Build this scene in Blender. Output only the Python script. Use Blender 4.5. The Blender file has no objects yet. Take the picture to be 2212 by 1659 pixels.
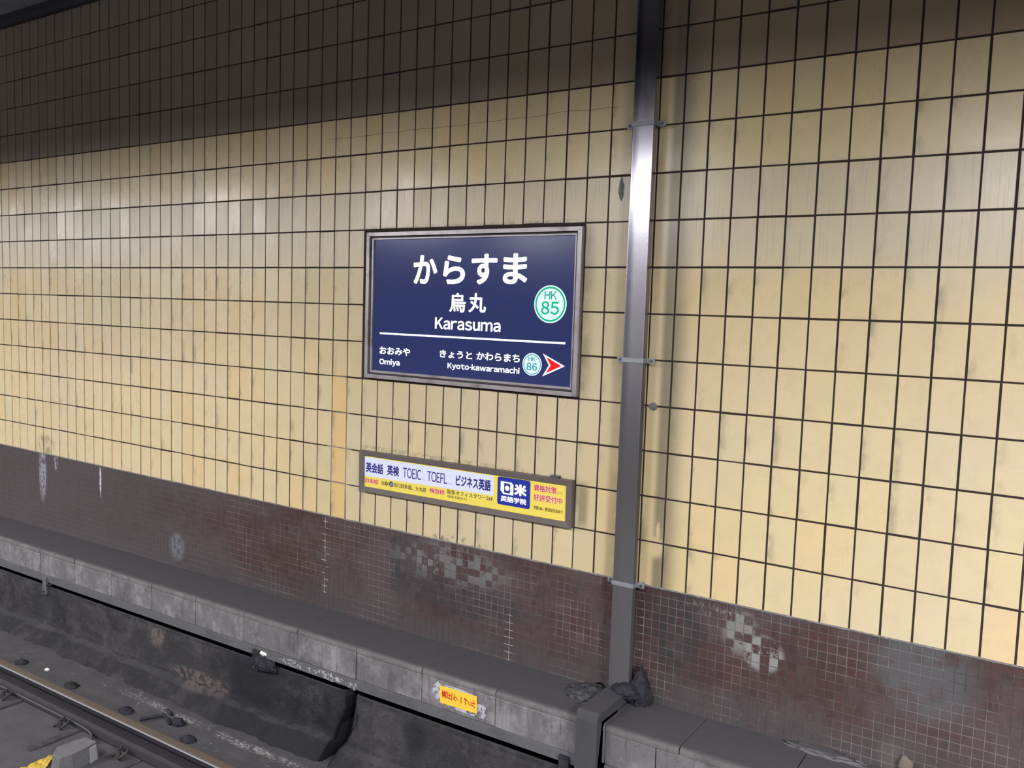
import bpy, bmesh, math, random
from mathutils import Vector, Matrix, noise
sc = bpy.context.scene
COL = sc.collection
random.seed(7)
# ------------------------------------------------------------------ camera
cd = bpy.data.cameras.new('camera'); cam = bpy.data.objects.new('camera', cd); COL.objects.link(cam)
cd.sensor_fit = 'HORIZONTAL'; cd.sensor_width = 36.0; cd.lens = 36.0 * 1856.88 / 2212; cd.clip_start = 0.02
RX = (0.8345965, 0.5499017, 0.0325087); RY = (0.0735654, -0.0527771, -0.9958929); RZ = (-0.5459275, 0.8335602, -0.0845013)
cam.matrix_world = Matrix(((RX[0], -RY[0], -RZ[0], 2.0504535), (RX[1], -RY[1], -RZ[1], -3.9737792),
                           (RX[2], -RY[2], -RZ[2], -0.2385036), (0, 0, 0, 1)))
sc.camera = cam
# ------------------------------------------------------------------ light, exposure
sc.view_settings.view_transform = 'Standard'; sc.view_settings.look = 'None'
sc.view_settings.gamma = 1.0; sc.view_settings.use_curve_mapping = False
sc.view_settings.exposure = 0.0
w = bpy.data.worlds.new('world'); sc.world = w; w.use_nodes = True
w.node_tree.nodes['Background'].inputs[0].default_value = (0.8, 0.85, 1.0, 1)
w.node_tree.nodes['Background'].inputs[1].default_value = 0.02
LAMP_Y, LAMP_Z, LAMP_E = -4.35, 1.04, 262.0
for x, f in ((-14.9, 1.1), (-11.6, 1.15), (-8.3, 1.1), (-5.0, 0.9), (-1.7, 0.72), (1.6, 0.65), (4.9, 2.75), (8.2, 2.2)):   # fluorescent luminaires under the platform ceiling
    l = bpy.data.lights.new('platform_lamp', 'AREA'); l.shape = 'RECTANGLE'; l.size = 1.25; l.size_y = 0.42
    l.energy = LAMP_E * f; l.color = (1.0, 0.985, 1.02)
    o = bpy.data.objects.new('platform_lamp', l); COL.objects.link(o)
    o.location = (x, LAMP_Y, LAMP_Z)
for k, x in enumerate((-11.6, -5.0, 1.6)):            # second row deeper in the platform
    l = bpy.data.lights.new('platform_lamp', 'AREA'); l.shape = 'RECTANGLE'; l.size = 1.25; l.size_y = 0.42
    l.energy = LAMP_E * 0.6; l.color = (1.0, 0.985, 1.02)
    o = bpy.data.objects.new('platform_lamp', l); COL.objects.link(o)
    o.location = (x, -7.4, LAMP_Z)

# ------------------------------------------------------------------ helpers
AX, S, MP = 0.1289255, 0.23, 0.0430                   # tile pitch across, tile pitch up, mosaic pitch
TILT = 0.012                                          # the track bed runs up very slightly to +X
def tz(x): return TILT * x

def tag(o, label=None, cat=None, group=None, kind=None):
    for k, v in (('label', label), ('category', cat), ('group', group), ('kind', kind)):
        if v: o[k] = v
    return o
def empty(name, loc=(0, 0, 0)):
    o = bpy.data.objects.new(name, None); COL.objects.link(o); o.location = loc; o.empty_display_size = 0.1
    return o
def link(name, me, mat=None, parent=None, smooth=False):
    if mat is not None and not me.materials: me.materials.append(mat)
    if smooth:
        for p in me.polygons: p.use_smooth = True
    o = bpy.data.objects.new(name, me); COL.objects.link(o)
    if parent is not None:
        o.parent = parent
    return o
class MB:
    """collects verts and faces; coordinates are world, build() subtracts the parent's location"""
    def __init__(s): s.v = []; s.f = []
    def add(s, vs, fs):
        n = len(s.v); s.v += [tuple(v) for v in vs]; s.f += [tuple(i + n for i in f) for f in fs]; return s
    def box(s, x0, x1, y0, y1, z0, z1, c=0.0):
        if c <= 0:
            vs = [(x, y, z) for z in (z0, z1) for y in (y0, y1) for x in (x0, x1)]
            return s.add(vs, [(0, 1, 5, 4), (1, 3, 7, 5), (3, 2, 6, 7), (2, 0, 4, 6), (4, 5, 7, 6), (0, 2, 3, 1)])
        bm = bmesh.new(); bmesh.ops.create_cube(bm, size=1)
        bmesh.ops.scale(bm, vec=(x1 - x0, y1 - y0, z1 - z0), verts=bm.verts)
        bmesh.ops.bevel(bm, geom=bm.edges[:], offset=c, segments=2, affect='EDGES', profile=0.5)
        bmesh.ops.translate(bm, vec=((x0 + x1) / 2, (y0 + y1) / 2, (z0 + z1) / 2), verts=bm.verts)
        bm.verts.index_update()
        s.add([v.co[:] for v in bm.verts], [[v.index for v in f.verts] for f in bm.faces]); bm.free(); return s
    def prism_x(s, prof, x0, x1, fz=None):
        """closed profile of (y,z), counter-clockwise or not, swept from x0 to x1"""
        n = len(prof); fz = fz or (lambda x: 0)
        vs = [(x, y, z + fz(x)) for x in (x0, x1) for y, z in prof]
        fs = [(i, (i + 1) % n, n + (i + 1) % n, n + i) for i in range(n)] + [tuple(range(n))[::-1], tuple(range(n, 2 * n))]
        return s.add(vs, fs)
    def tube(s, pts, r, n=8):
        vs = []; fs = []; m = len(pts)
        for i, p in enumerate(pts):
            p = Vector(p); a = Vector(pts[max(i - 1, 0)]); b = Vector(pts[min(i + 1, m - 1)]); t = (b - a).normalized()
            u = t.orthogonal().normalized() if abs(t.z) > .9 else t.cross(Vector((0, 0, 1))).normalized(); w_ = t.cross(u)
            for k in range(n):
                an = 2 * math.pi * k / n; vs.append(p + r * (math.cos(an) * u + math.sin(an) * w_))
        for i in range(m - 1):
            for k in range(n):
                fs.append((i * n + k, i * n + (k + 1) % n, (i + 1) * n + (k + 1) % n, (i + 1) * n + k))
        fs += [tuple(range(n))[::-1], tuple(range((m - 1) * n, m * n))]
        return s.add(vs, fs)
    def cyl(s, c, axis, r, h, n=12):
        a = Vector(axis).normalized(); c = Vector(c); return s.tube([c - a * h / 2, c + a * h / 2], r, n)
    def mesh(s, name, off=(0, 0, 0)):
        me = bpy.data.meshes.new(name)
        me.from_pydata([(a - off[0], b - off[1], c - off[2]) for a, b, c in s.v], [], s.f); me.update()
        bm = bmesh.new(); bm.from_mesh(me); bmesh.ops.recalc_face_normals(bm, faces=bm.faces); bm.to_mesh(me); bm.free()
        return me
    def build(s, name, mat, parent=None, smooth=False, bevel=0):
        off = tuple(parent.location) if parent is not None else (0, 0, 0)
        if parent is not None and parent.parent is not None: off = tuple(Vector(off) + parent.parent.location)
        o = link(name, s.mesh(name, off), mat, parent, smooth)
        if bevel:
            m = o.modifiers.new('bevel', 'BEVEL'); m.width = bevel; m.segments = 2; m.limit_method = 'ANGLE'
        return o

# ------------------------------------------------------------------ node expressions
class E_:
    """a node socket with arithmetic"""
    def __init__(s, nt, sock): s.nt, s.k = nt, sock
    def _m(s, op, *a):
        n = s.nt.nodes.new('ShaderNodeMath'); n.operation = op
        for i, x in enumerate((s,) + a):
            if isinstance(x, E_): s.nt.links.new(x.k, n.inputs[i])
            else: n.inputs[i].default_value = x
        return E_(s.nt, n.outputs[0])
    def __add__(s, o): return s._m('ADD', o)
    __radd__ = __add__
    def __sub__(s, o): return s._m('SUBTRACT', o)
    def __rsub__(s, o): return (s * -1.0) + o
    def __mul__(s, o): return s._m('MULTIPLY', o)
    __rmul__ = __mul__
    def __truediv__(s, o): return s._m('DIVIDE', o)
    def floor(s): return s._m('FLOOR')
    def frac(s): return s._m('FRACT')
    def abs(s): return s._m('ABSOLUTE')
    def pow(s, p): return s._m('POWER', p)
    def gt(s, v): return s._m('GREATER_THAN', v)
    def lt(s, v): return s._m('LESS_THAN', v)
    def min(s, v): return s._m('MINIMUM', v)
    def max(s, v): return s._m('MAXIMUM', v)
    def step(s, a, b, lo=0.0, hi=1.0):
        n = s.nt.nodes.new('ShaderNodeMapRange'); n.interpolation_type = 'SMOOTHSTEP'
        s.nt.links.new(s.k, n.inputs[0])
        if a > b: a, b, lo, hi = b, a, hi, lo
        for i, x in zip((1, 2, 3, 4), (a, b, lo, hi)): n.inputs[i].default_value = x
        return E_(s.nt, n.outputs[0])
class Mat:
    def __init__(s, name, rough=0.6, metal=0.0, spec=0.5):
        s.m = bpy.data.materials.new(name); s.m.use_nodes = True; s.nt = s.m.node_tree
        s.b = s.nt.nodes['Principled BSDF']
        s.b.inputs['Roughness'].default_value = rough; s.b.inputs['Metallic'].default_value = metal
        s.b.inputs['Specular IOR Level'].default_value = spec
        g = s.nt.nodes.new('ShaderNodeNewGeometry'); s.pos = g.outputs['Position']; s.nor = g.outputs['Normal']
        x = s.nt.nodes.new('ShaderNodeSeparateXYZ'); s.nt.links.new(s.pos, x.inputs[0])
        s.X, s.Y, s.Z = (E_(s.nt, x.outputs[i]) for i in range(3))
        x = s.nt.nodes.new('ShaderNodeSeparateXYZ'); s.nt.links.new(s.nor, x.inputs[0])
        s.NX, s.NY, s.NZ = (E_(s.nt, x.outputs[i]) for i in range(3))
    def vec(s, x, y, z):
        n = s.nt.nodes.new('ShaderNodeCombineXYZ')
        for i, v in enumerate((x, y, z)):
            if isinstance(v, E_): s.nt.links.new(v.k, n.inputs[i])
            else: n.inputs[i].default_value = v
        return n.outputs[0]
    def noise(s, scale, detail=3.0, rough=0.55, stretch=(1, 1, 1), seed=0.0):
        v = s.vec(s.X * stretch[0] + seed, s.Y * stretch[1], s.Z * stretch[2])
        n = s.nt.nodes.new('ShaderNodeTexNoise'); s.nt.links.new(v, n.inputs['Vector'])
        n.inputs['Scale'].default_value = scale; n.inputs['Detail'].default_value = detail; n.inputs['Roughness'].default_value = rough
        return E_(s.nt, n.outputs[0])
    def white(s, x, y, seed=0.0):
        n = s.nt.nodes.new('ShaderNodeTexWhiteNoise'); n.noise_dimensions = '3D'
        s.nt.links.new(s.vec(x, y, seed), n.inputs['Vector']); return E_(s.nt, n.outputs['Value'])
    def mix(s, a, b, f):
        n = s.nt.nodes.new('ShaderNodeMix'); n.data_type = 'RGBA'
        for i, v in ((6, a), (7, b)):
            if isinstance(v, tuple): n.inputs[i].default_value = (*v[:3], 1)
            else: s.nt.links.new(v, n.inputs[i])
        if isinstance(f, E_): s.nt.links.new(f.k, n.inputs[0])
        else: n.inputs[0].default_value = f
        return n.outputs[2]
    def scale(s, c, f): return s.mix((0, 0, 0), c, f)
    def blob(s, x, z, rx, rz, soft=0.35):
        """1 inside the ellipse, 0 outside"""
        d = (((s.X - x) * (1 / rx)).pow(2) + ((s.Z - z) * (1 / rz)).pow(2)).pow(0.5)
        return d.step(1.0 + soft, 1.0 - soft)
    def color(s, c):
        if isinstance(c, tuple): s.b.inputs['Base Color'].default_value = (*c[:3], 1)
        else: s.nt.links.new(c, s.b.inputs['Base Color'])
    def rough(s, e): s.nt.links.new(e.k, s.b.inputs['Roughness'])
    def bump(s, e, strength=0.3, dist=0.002):
        n = s.nt.nodes.new('ShaderNodeBump'); n.inputs['Strength'].default_value = strength; n.inputs['Distance'].default_value = dist
        s.nt.links.new(e.k, n.inputs['Height']); s.nt.links.new(n.outputs[0], s.b.inputs['Normal'])
    def emit(s, c, k):
        s.b.inputs['Emission Color'].default_value = (*c, 1); s.b.inputs['Emission Strength'].default_value = k
def plain(name, c, rough=0.6, metal=0.0, emit=0.0, spec=0.5, ec=None):
    m = Mat(name, rough, metal, spec); m.color(c)
    if emit: m.emit(ec or c, emit)
    return m.m

# --- glazed wall tiles
def tile_material():
    m = Mat('glazed_tile', 0.3, spec=0.6)
    u, v = (m.X / AX), (m.Z / S)
    cu, cv, fu, fv = u.floor(), v.floor(), u.frac(), v.frac()
    wn, wn2, wn3 = m.white(cu, cv), m.white(cu, cv, 3.3), m.white(cu, cv, 7.1)
    c = m.mix((0.66, 0.52, 0.30), (0.63, 0.53, 0.325), wn)
    c = m.mix(c, (0.60, 0.49, 0.255), m.X.step(-3.2, -1.6) * m.X.step(3.0, 1.0) * 0.6)
    c = m.mix(c, (0.47, 0.375, 0.185), m.X.step(-2.6, -1.2) * m.X.step(0.9, 0.0) * m.Z.step(0.3, -0.1) * 0.7)
    c = m.mix(c, (0.66, 0.49, 0.25), wn2.step(0.75, 1.0, 0, 0.75))
    c = m.mix(c, (0.56, 0.49, 0.34), m.noise(0.55, 2).step(0.42, 0.66, 0, 0.6))
    # one replaced column of oranger tiles
    c = m.mix(c, (0.66, 0.44, 0.16), (cu + 15).abs().lt(0.5) * m.Z.step(-0.60, -0.75) * 0.75)
    c = m.mix(c, (0.50, 0.41, 0.25), m.noise(9, 5, 0.7).step(0.42, 0.75, 0, 0.45))
    c = m.mix(c, (0.22, 0.18, 0.11), m.noise(160, 2, 0.6).step(0.66, 0.78, 0, 0.5))
    # soot that clings beside the joints of some tiles
    soot = fu.step(0.42, 0.0) * (m.noise(5.5, 3, 0.6, (1.7, 1, 1)) + (wn3 - 0.5) * 0.18).step(0.50, 0.72)
    soot = soot.max(fu.step(0.93, 1.0) * m.noise(8, 3, 0.6, seed=4).step(0.55, 0.7) * 0.5)
    soot = soot.max(fv.step(0.10, 0.0) * m.noise(7, 3, 0.6, seed=9).step(0.5, 0.7) * 0.4)
    c = m.mix(c, (0.10, 0.09, 0.07), soot * 0.55)
    # wipe streaks on the rows level with the sign's top edge
    st = m.noise(1.0, 3, 0.6, (95, 1, 3.0)) * 1.0
    band = m.Z.step(-0.1, 0.1) * m.Z.step(0.50, 0.44)
    c = m.mix(c, (0.50, 0.45, 0.36), band * 0.45)
    c = m.mix(c, (0.30, 0.25, 0.17), band * st.step(0.5, 0.72) * 0.35)
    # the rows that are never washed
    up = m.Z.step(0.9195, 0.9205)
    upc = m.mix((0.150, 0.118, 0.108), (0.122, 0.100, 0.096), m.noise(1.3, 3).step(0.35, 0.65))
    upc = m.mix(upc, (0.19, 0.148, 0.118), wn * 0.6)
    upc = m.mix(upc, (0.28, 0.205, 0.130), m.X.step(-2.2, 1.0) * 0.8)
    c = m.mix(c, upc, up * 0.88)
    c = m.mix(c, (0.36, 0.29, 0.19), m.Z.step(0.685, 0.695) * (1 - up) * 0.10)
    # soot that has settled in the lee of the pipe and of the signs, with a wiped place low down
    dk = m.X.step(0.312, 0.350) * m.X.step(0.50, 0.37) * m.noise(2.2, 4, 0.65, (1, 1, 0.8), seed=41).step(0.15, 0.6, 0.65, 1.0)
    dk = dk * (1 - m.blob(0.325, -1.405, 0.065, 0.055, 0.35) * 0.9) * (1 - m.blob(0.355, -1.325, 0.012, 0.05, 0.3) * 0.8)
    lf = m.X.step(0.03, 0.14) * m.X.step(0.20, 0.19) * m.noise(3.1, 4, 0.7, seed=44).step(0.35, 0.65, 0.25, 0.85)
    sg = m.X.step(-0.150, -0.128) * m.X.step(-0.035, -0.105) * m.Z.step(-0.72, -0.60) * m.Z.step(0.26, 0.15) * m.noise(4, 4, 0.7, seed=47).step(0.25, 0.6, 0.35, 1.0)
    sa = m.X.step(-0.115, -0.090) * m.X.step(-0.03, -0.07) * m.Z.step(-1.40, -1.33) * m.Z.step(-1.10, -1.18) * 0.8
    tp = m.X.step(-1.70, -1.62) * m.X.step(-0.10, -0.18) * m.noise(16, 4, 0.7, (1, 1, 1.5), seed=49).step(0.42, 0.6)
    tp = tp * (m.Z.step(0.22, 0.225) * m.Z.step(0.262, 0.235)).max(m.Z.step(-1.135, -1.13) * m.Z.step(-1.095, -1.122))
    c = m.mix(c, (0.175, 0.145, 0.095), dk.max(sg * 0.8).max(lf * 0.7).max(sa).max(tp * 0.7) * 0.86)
    # hairline crack
    cr = (m.Z - 0.803 - (m.noise(2.5, 4) - 0.5) * 0.05).abs().step(0.0018, 0.0008) * m.X.step(-2.1, -1.9) * m.X.step(0.1, 0.0)
    c = m.mix(c, (0.06, 0.05, 0.035), cr * 0.8)
    c = m.mix(c, (0.75, 0.68, 0.5), m.blob(-4.79, -1.52, 0.012, 0.08) * m.noise(60, 2).step(0.45, 0.55) * 0.7)
    c = m.mix(c, (0.10, 0.09, 0.075), m.blob(-5.38, -1.53, 0.14, 0.09) * m.noise(14, 3, 0.6, (2.5, 1, 0.6)).step(0.45, 0.62) * 0.6)
    c = m.mix(c, (0.12, 0.10, 0.08), m.blob(-0.9, -1.60, 0.22, 0.035) * m.noise(24, 4).step(0.5, 0.6) * 0.6)
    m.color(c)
    m.rough((m.noise(3, 3) * 0.14 + 0.15 + up * 0.35 + band * st * 0.10 + (wn - 0.5) * 0.10 + m.noise(40, 3, 0.7, (1.6, 1, 0.5)) * 0.10))
    m.bump(m.noise(7, 2) * 0.6 + m.noise(70, 3) * 0.10 + m.noise(300, 1) * 0.03, 0.16, 0.004)
    return m.m
def mosaic_material():
    m = Mat('mosaic_glaze', 0.7, spec=0.12)
    cu, cv = (m.X / MP).floor(), ((m.Z + 1.6075) / MP).floor()
    fu, fv = (m.X / MP).frac(), ((m.Z + 1.6075) / MP).frac()
    wn, wn2 = m.white(cu, cv), m.white(cu, cv, 5.0)
    c = m.mix((0.070, 0.037, 0.035), (0.052, 0.030, 0.029), wn)
    dirt = (m.noise(1.1, 5, 0.65, (1, 1, 1.6)) + m.noise(14, 4, 0.7, (1.6, 1, 0.6)) * 0.35).step(0.56, 0.78)
    c = m.mix(c, (0.095, 0.084, 0.086), dirt * 0.5)
    low = (m.Z - m.X * TILT).step(-1.98, -2.2)
    c = m.mix(c, (0.060, 0.056, 0.057), low * m.noise(6, 4, 0.7).step(0.25, 0.55) * 0.85)
    c = m.mix(c, (0.074, 0.066, 0.066), m.X.step(-2.6, -4.6) * 0.75)
    # chalky greyed tiles
    g = m.blob(-0.98, -1.75, 0.42, 0.12, 0.3) * (wn2 * 0.5 + m.noise(55, 4, 0.75) * 0.9).step(0.62, 0.74)
    c = m.mix(c, (0.15, 0.145, 0.145), g * 0.85)
    c = m.mix(c, (0.035, 0.034, 0.038), m.blob(-0.92, -1.93, 0.50, 0.11, 0.5) * (wn * 0.4 + 0.4))
    c = m.mix(c, (0.037, 0.036, 0.040), m.blob(-1.33, -1.78, 0.10, 0.15, 0.5) * (wn * 0.6 + 0.2))
    p = (m.blob(0.915, -1.815, 0.095, 0.085, 0.2).max(m.blob(0.80, -1.74, 0.08, 0.10) * 0.75) * 1.0) * (wn2 * 0.55 + m.noise(55, 4, 0.75)).step(0.72, 0.78)
    c = m.mix(c, (0.26, 0.26, 0.25), p * 0.8)
    c = m.mix(c, (0.25, 0.245, 0.24), m.blob(0.66, -1.66, 0.22, 0.030, 0.4) * m.noise(30, 3, 0.7, (2.2, 1, 0.8)).step(0.52, 0.62) * 0.65)
    c = m.mix(c, (0.085, 0.087, 0.09), m.blob(1.60, -1.73, 0.19, 0.19, 0.35) * m.noise(10, 4).step(0.3, 0.5) * 0.85)
    c = m.mix(c, (0.036, 0.034, 0.036), m.blob(0.47, -1.80, 0.16, 0.26, 0.5) * (wn * 0.5 + 0.35))
    c = m.mix(c, (0.12, 0.105, 0.105), m.noise(24, 3, 0.7, (1.8, 1, 0.5)).step(0.60, 0.72) * 0.45)
    # lime run-down
    ef = m.blob(-5.43, -1.78, 0.055, 0.22, 0.4) * m.noise(22, 4, 0.7, (2.5, 1, 0.8)).step(0.38, 0.55)
    c = m.mix(c, (0.33, 0.33, 0.37), ef * 0.8)
    ef = m.blob(-4.55, -1.72, 0.013, 0.13, 0.4) * m.noise(30, 3).step(0.35, 0.5)
    c = m.mix(c, (0.5, 0.52, 0.6), ef)
    ef = m.blob(-5.22, -1.66, 0.03, 0.06, 0.4) * m.noise(30, 3).step(0.4, 0.6)
    c = m.mix(c, (0.4, 0.4, 0.46), ef * 0.8)
    c = m.mix(c, (0.15, 0.155, 0.17), m.blob(-3.54, -2.10, 0.085, 0.10, 0.3) * m.noise(25, 3).step(0.35, 0.55) * 0.85)
    c = m.mix(c, (0.11, 0.095, 0.08), m.blob(1.50, -2.13, 0.05, 0.06, 0.4) * 0.5)
    m.color(c)
    m.rough(m.noise(20, 3) * 0.3 + 0.50)
    m.bump(m.noise(60, 3), 0.25, 0.002)
    return m.m
def mortar_material():
    m = Mat('joint_mortar', 0.9, spec=0.2)
    j = m.noise(9, 4, 0.7).step(0.62, 0.75)
    top = m.mix((0.034, 0.024, 0.023), (0.12, 0.10, 0.09), j * 0.5)
    top = m.mix(top, (0.16, 0.14, 0.14), m.noise(40, 2, 0.6, (1, 1, 1.4)).step(0.68, 0.76) * m.Z.step(-0.2, -1.0) * 0.8)
    top = m.mix(top, (0.26, 0.23, 0.21), m.blob(-1.87, -1.1, 0.11, 0.44, 0.15) * m.noise(5, 2).step(0.3, 0.5) * 0.9)
    bot = m.mix((0.060, 0.051, 0.052), (0.155, 0.138, 0.135), m.noise(2.2, 4, 0.7).step(0.40, 0.60))
    bot = m.mix(bot, (0.55, 0.52, 0.46), m.blob(-1.975, -1.88, 0.035, 0.27, 0.1) * m.noise(18, 2).step(0.45, 0.55) * 0.8)
    bot = m.mix(bot, (0.36, 0.34, 0.33), m.blob(-0.52, -2.08, 0.03, 0.15, 0.3) * 0.9)
    bot = m.mix(bot, (0.32, 0.30, 0.29), m.blob(0.29, -1.85, 0.012, 0.2, 0.3) * 0.9)
    bot = m.mix(bot, (0.085, 0.075, 0.076), m.X.step(-2.7, -3.6) * 0.9)
    m.color(m.mix(bot, top, m.Z.step(-1.612, -1.608)))
    m.bump(m.noise(120, 3), 0.4, 0.002)
    return m.m
def concrete(name, base, light, dark, streak=0.5, dust=None, rough=0.85, scale=1.0, bumpk=0.35, spots=True):
    m = Mat(name, rough, spec=0.15)
    c = m.mix(base, light, m.noise(5 * scale, 6, 0.68).step(0.42, 0.68))
    c = m.mix(c, dark, m.noise(3.1 * scale, 5, 0.7, seed=11).step(0.50, 0.72, 0, 0.8))
    if streak: c = m.mix(c, dark, m.noise(1.0, 4, 0.7, (55, 1, 4), seed=2).step(0.50, 0.75) * streak)
    if spots: c = m.mix(c, dark, m.noise(85, 2, 0.5).step(0.66, 0.74) * 0.8)
    if dust: c = m.mix(c, m.mix(dust, tuple(x * 1.25 for x in dust), m.noise(30, 4, 0.7)), m.NZ.step(0.45, 0.95))
    m.color(c); m.bump(m.noise(28, 6, 0.7), bumpk, 0.006)
    return m
M = {}
M['tile'] = tile_material(); M['mosaic'] = mosaic_material(); M['mortar'] = mortar_material()
DUST = (0.058, 0.056, 0.060)
M['lid'] = concrete('lid_concrete', (0.115, 0.109, 0.109), (0.165, 0.156, 0.154), (0.066, 0.063, 0.065), 0.3, dust=DUST).m
mb_ = concrete('block_concrete', (0.128, 0.122, 0.126), (0.225, 0.216, 0.220), (0.055, 0.053, 0.056), 0.65)
M['block'] = mb_.m
M['ceil'] = concrete('ceiling_concrete', (0.16, 0.165, 0.20), (0.20, 0.205, 0.24), (0.12, 0.125, 0.155), 0).m
M['darktrim'] = plain('sooty_cornice', (0.02, 0.022, 0.032), 0.9)
def lowwall_material():
    m = Mat('sooty_concrete', 0.95, spec=0.12)
    c = m.mix((0.058, 0.056, 0.060), (0.105, 0.100, 0.101), m.noise(4.0, 7, 0.72).step(0.45, 0.72))
    c = m.mix(c, (0.035, 0.034, 0.038), m.noise(2.4, 6, 0.75, seed=5).step(0.46, 0.66, 0, 0.85))
    c = m.mix(c, (0.20, 0.165, 0.14), m.noise(7, 6, 0.75, (1, 1, 0.6), seed=8).step(0.60, 0.74) * 0.55)
    c = m.mix(c, (0.20, 0.17, 0.145), m.blob(-3.25, -2.60, 0.09, 0.09) * m.noise(15, 4, 0.7).step(0.4, 0.6) * 0.8)
    c = m.mix(c, (0.20, 0.165, 0.145), m.blob(-2.75, -2.80, 0.33, 0.05) * m.noise(22, 4, 0.7).step(0.42, 0.58) * 0.75)
    sx = m.X + (m.noise(5, 4, 0.7, seed=21) - 0.5) * 0.16
    soot = sx.step(-2.50, -2.40) * m.X.step(-1.36, -1.44) * m.noise(11, 5, 0.7, seed=17).step(0.25, 0.45, 0.55, 1.0)
    soot = soot * (1 - m.blob(-1.72, -2.68, 0.28, 0.15, 0.4) * m.noise(9, 5, 0.7).step(0.42, 0.58))
    c = m.mix(c, (0.026, 0.026, 0.032), soot * 0.82)
    c = m.mix(c, (0.012, 0.012, 0.015), m.NX.abs().step(0.5, 0.8))  # segment ends near black: shade inside the gaps painted into the colour
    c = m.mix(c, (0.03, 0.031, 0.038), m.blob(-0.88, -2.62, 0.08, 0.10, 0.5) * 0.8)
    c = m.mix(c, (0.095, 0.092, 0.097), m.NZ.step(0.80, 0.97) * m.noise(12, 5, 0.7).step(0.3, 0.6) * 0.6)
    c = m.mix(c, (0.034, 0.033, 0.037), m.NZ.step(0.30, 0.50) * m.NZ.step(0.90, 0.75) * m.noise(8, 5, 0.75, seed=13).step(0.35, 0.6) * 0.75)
    c = m.mix(c, (0.35, 0.34, 0.33), m.noise(60, 3, 0.6).step(0.74, 0.80) * 0.7)
    c = m.mix(c, (0.17, 0.165, 0.165), m.noise(48, 6, 0.8).step(0.57, 0.72) * 0.35)
    m.color(c); m.bump(m.noise(16, 8, 0.78) * 1.5 + m.noise(70, 4, 0.75) * 0.35, 1.0, 0.022)
    return m.m
M['lowwall'] = lowwall_material()
def floor_material():
    m = Mat('track_slab_concrete', 0.95, spec=0.15)
    c = m.mix((0.052, 0.050, 0.054), (0.066, 0.064, 0.068), m.noise(7, 6, 0.7).step(0.3, 0.7))
    c = m.mix(c, (0.045, 0.043, 0.044), m.noise(2.0, 5, 0.7, seed=3).step(0.52, 0.72, 0, 0.7))
    edge = ((m.Y + 0.60 + (m.noise(4, 4, seed=6) - 0.5) * 0.09).abs()).step(0.045, 0.012) * m.X.step(-3.5, -2.9)
    c = m.mix(c, (0.33, 0.32, 0.31), edge * m.noise(34, 5, 0.7, (1, 2.0, 1)).step(0.44, 0.60) * m.noise(3.5, 4, 0.7, seed=31).step(0.38, 0.56) * 0.7)
    c = m.mix(c, (0.22, 0.215, 0.21), m.Y.step(-0.95, -0.65) * m.noise(9, 6, 0.75, (1.0, 2.2, 1), seed=12).step(0.60, 0.70) * 0.7)
    m.color(c); m.bump(m.noise(40, 5, 0.7), 0.5, 0.006)
    return m.m
M['floor'] = floor_material()
def metal(name, col, rough, scratch=0.15, dirt=None, dirtk=0.0, mt=1.0, st=(1, 1, 1)):
    m = Mat(name, rough, mt)
    c = m.mix(col, tuple(x * 0.8 for x in col), m.noise(12, 5, 0.7, st))
    if dirt: c = m.mix(c, dirt, m.noise(6, 5, 0.7, seed=3).step(0.45, 0.7) * dirtk)
    m.color(c); m.rough(m.noise(25, 4, 0.6, st) * scratch + (rough - scratch / 2))
    return m
def pipe_material():
    m = Mat('stainless_pipe', 0.32, 1.0)
    c = m.mix((0.34, 0.335, 0.37), (0.27, 0.26, 0.29), m.noise(9, 5, 0.7, (1, 1, 0.4)))
    c = m.mix(c, (0.10, 0.10, 0.12), m.X.step(0.205, 0.172) * m.X.step(0.160, 0.166) * m.noise(3, 3, 0.6, (1, 1, 0.7)).step(0.25, 0.6, 0.4, 0.9))
    grime = m.Z.step(0.35, -1.2)
    c = m.mix(c, (0.085, 0.080, 0.083), (grime * 0.95).max(m.noise(4, 4, 0.7, (1, 1, 0.5)).step(0.6, 0.8) * 0.3))
    scr = m.noise(70, 4, 0.8).step(0.70, 0.76) * m.Z.step(-0.1, 0.2)
    c = m.mix(c, (0.75, 0.75, 0.78), scr * 0.6)
    m.color(c); m.rough(m.noise(12, 4) * 0.10 + 0.17 + grime * 0.4)
    n = m.Z.step(-0.5, -1.7, 1.0, 0.35); m.nt.links.new(n.k, m.b.inputs['Metallic'])
    return m.m
M['pipe'] = pipe_material()
M['duct'] = metal('painted_duct', (0.050, 0.049, 0.054), 0.75, 0.1, (0.036, 0.035, 0.038), 0.6, 0.0).m
M['frame'] = metal('aluminium_frame', (0.40, 0.37, 0.375), 0.36, 0.12, (0.19, 0.165, 0.16), 0.9, 0.55, (1, 1, 1)).m
M['frame_dark'] = plain('frame_groove', (0.035, 0.032, 0.035), 0.6, 0.3)
M['adframe'] = metal('bronze_frame', (0.150, 0.125, 0.115), 0.5, 0.12, (0.10, 0.09, 0.08), 0.5, 0.25).m
M['angle'] = metal('galvanised_angle', (0.115, 0.115, 0.122), 0.55, 0.1, (0.075, 0.074, 0.078), 0.8, 0.1).m
M['clamp'] = plain('zinc_clamp', (0.26, 0.27, 0.29), 0.5, 0.4)
M['screw'] = plain('screw_steel', (0.10, 0.10, 0.11), 0.5, 0.7)
M['soot'] = concrete('soot_dirt', (0.020, 0.020, 0.025), (0.034, 0.034, 0.040), (0.010, 0.010, 0.013), 0, bumpk=0.9, scale=5).m
M['mortarbead'] = concrete('mortar_bead', (0.17, 0.16, 0.165), (0.26, 0.25, 0.25), (0.08, 0.075, 0.075), 0, scale=3).m
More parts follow.
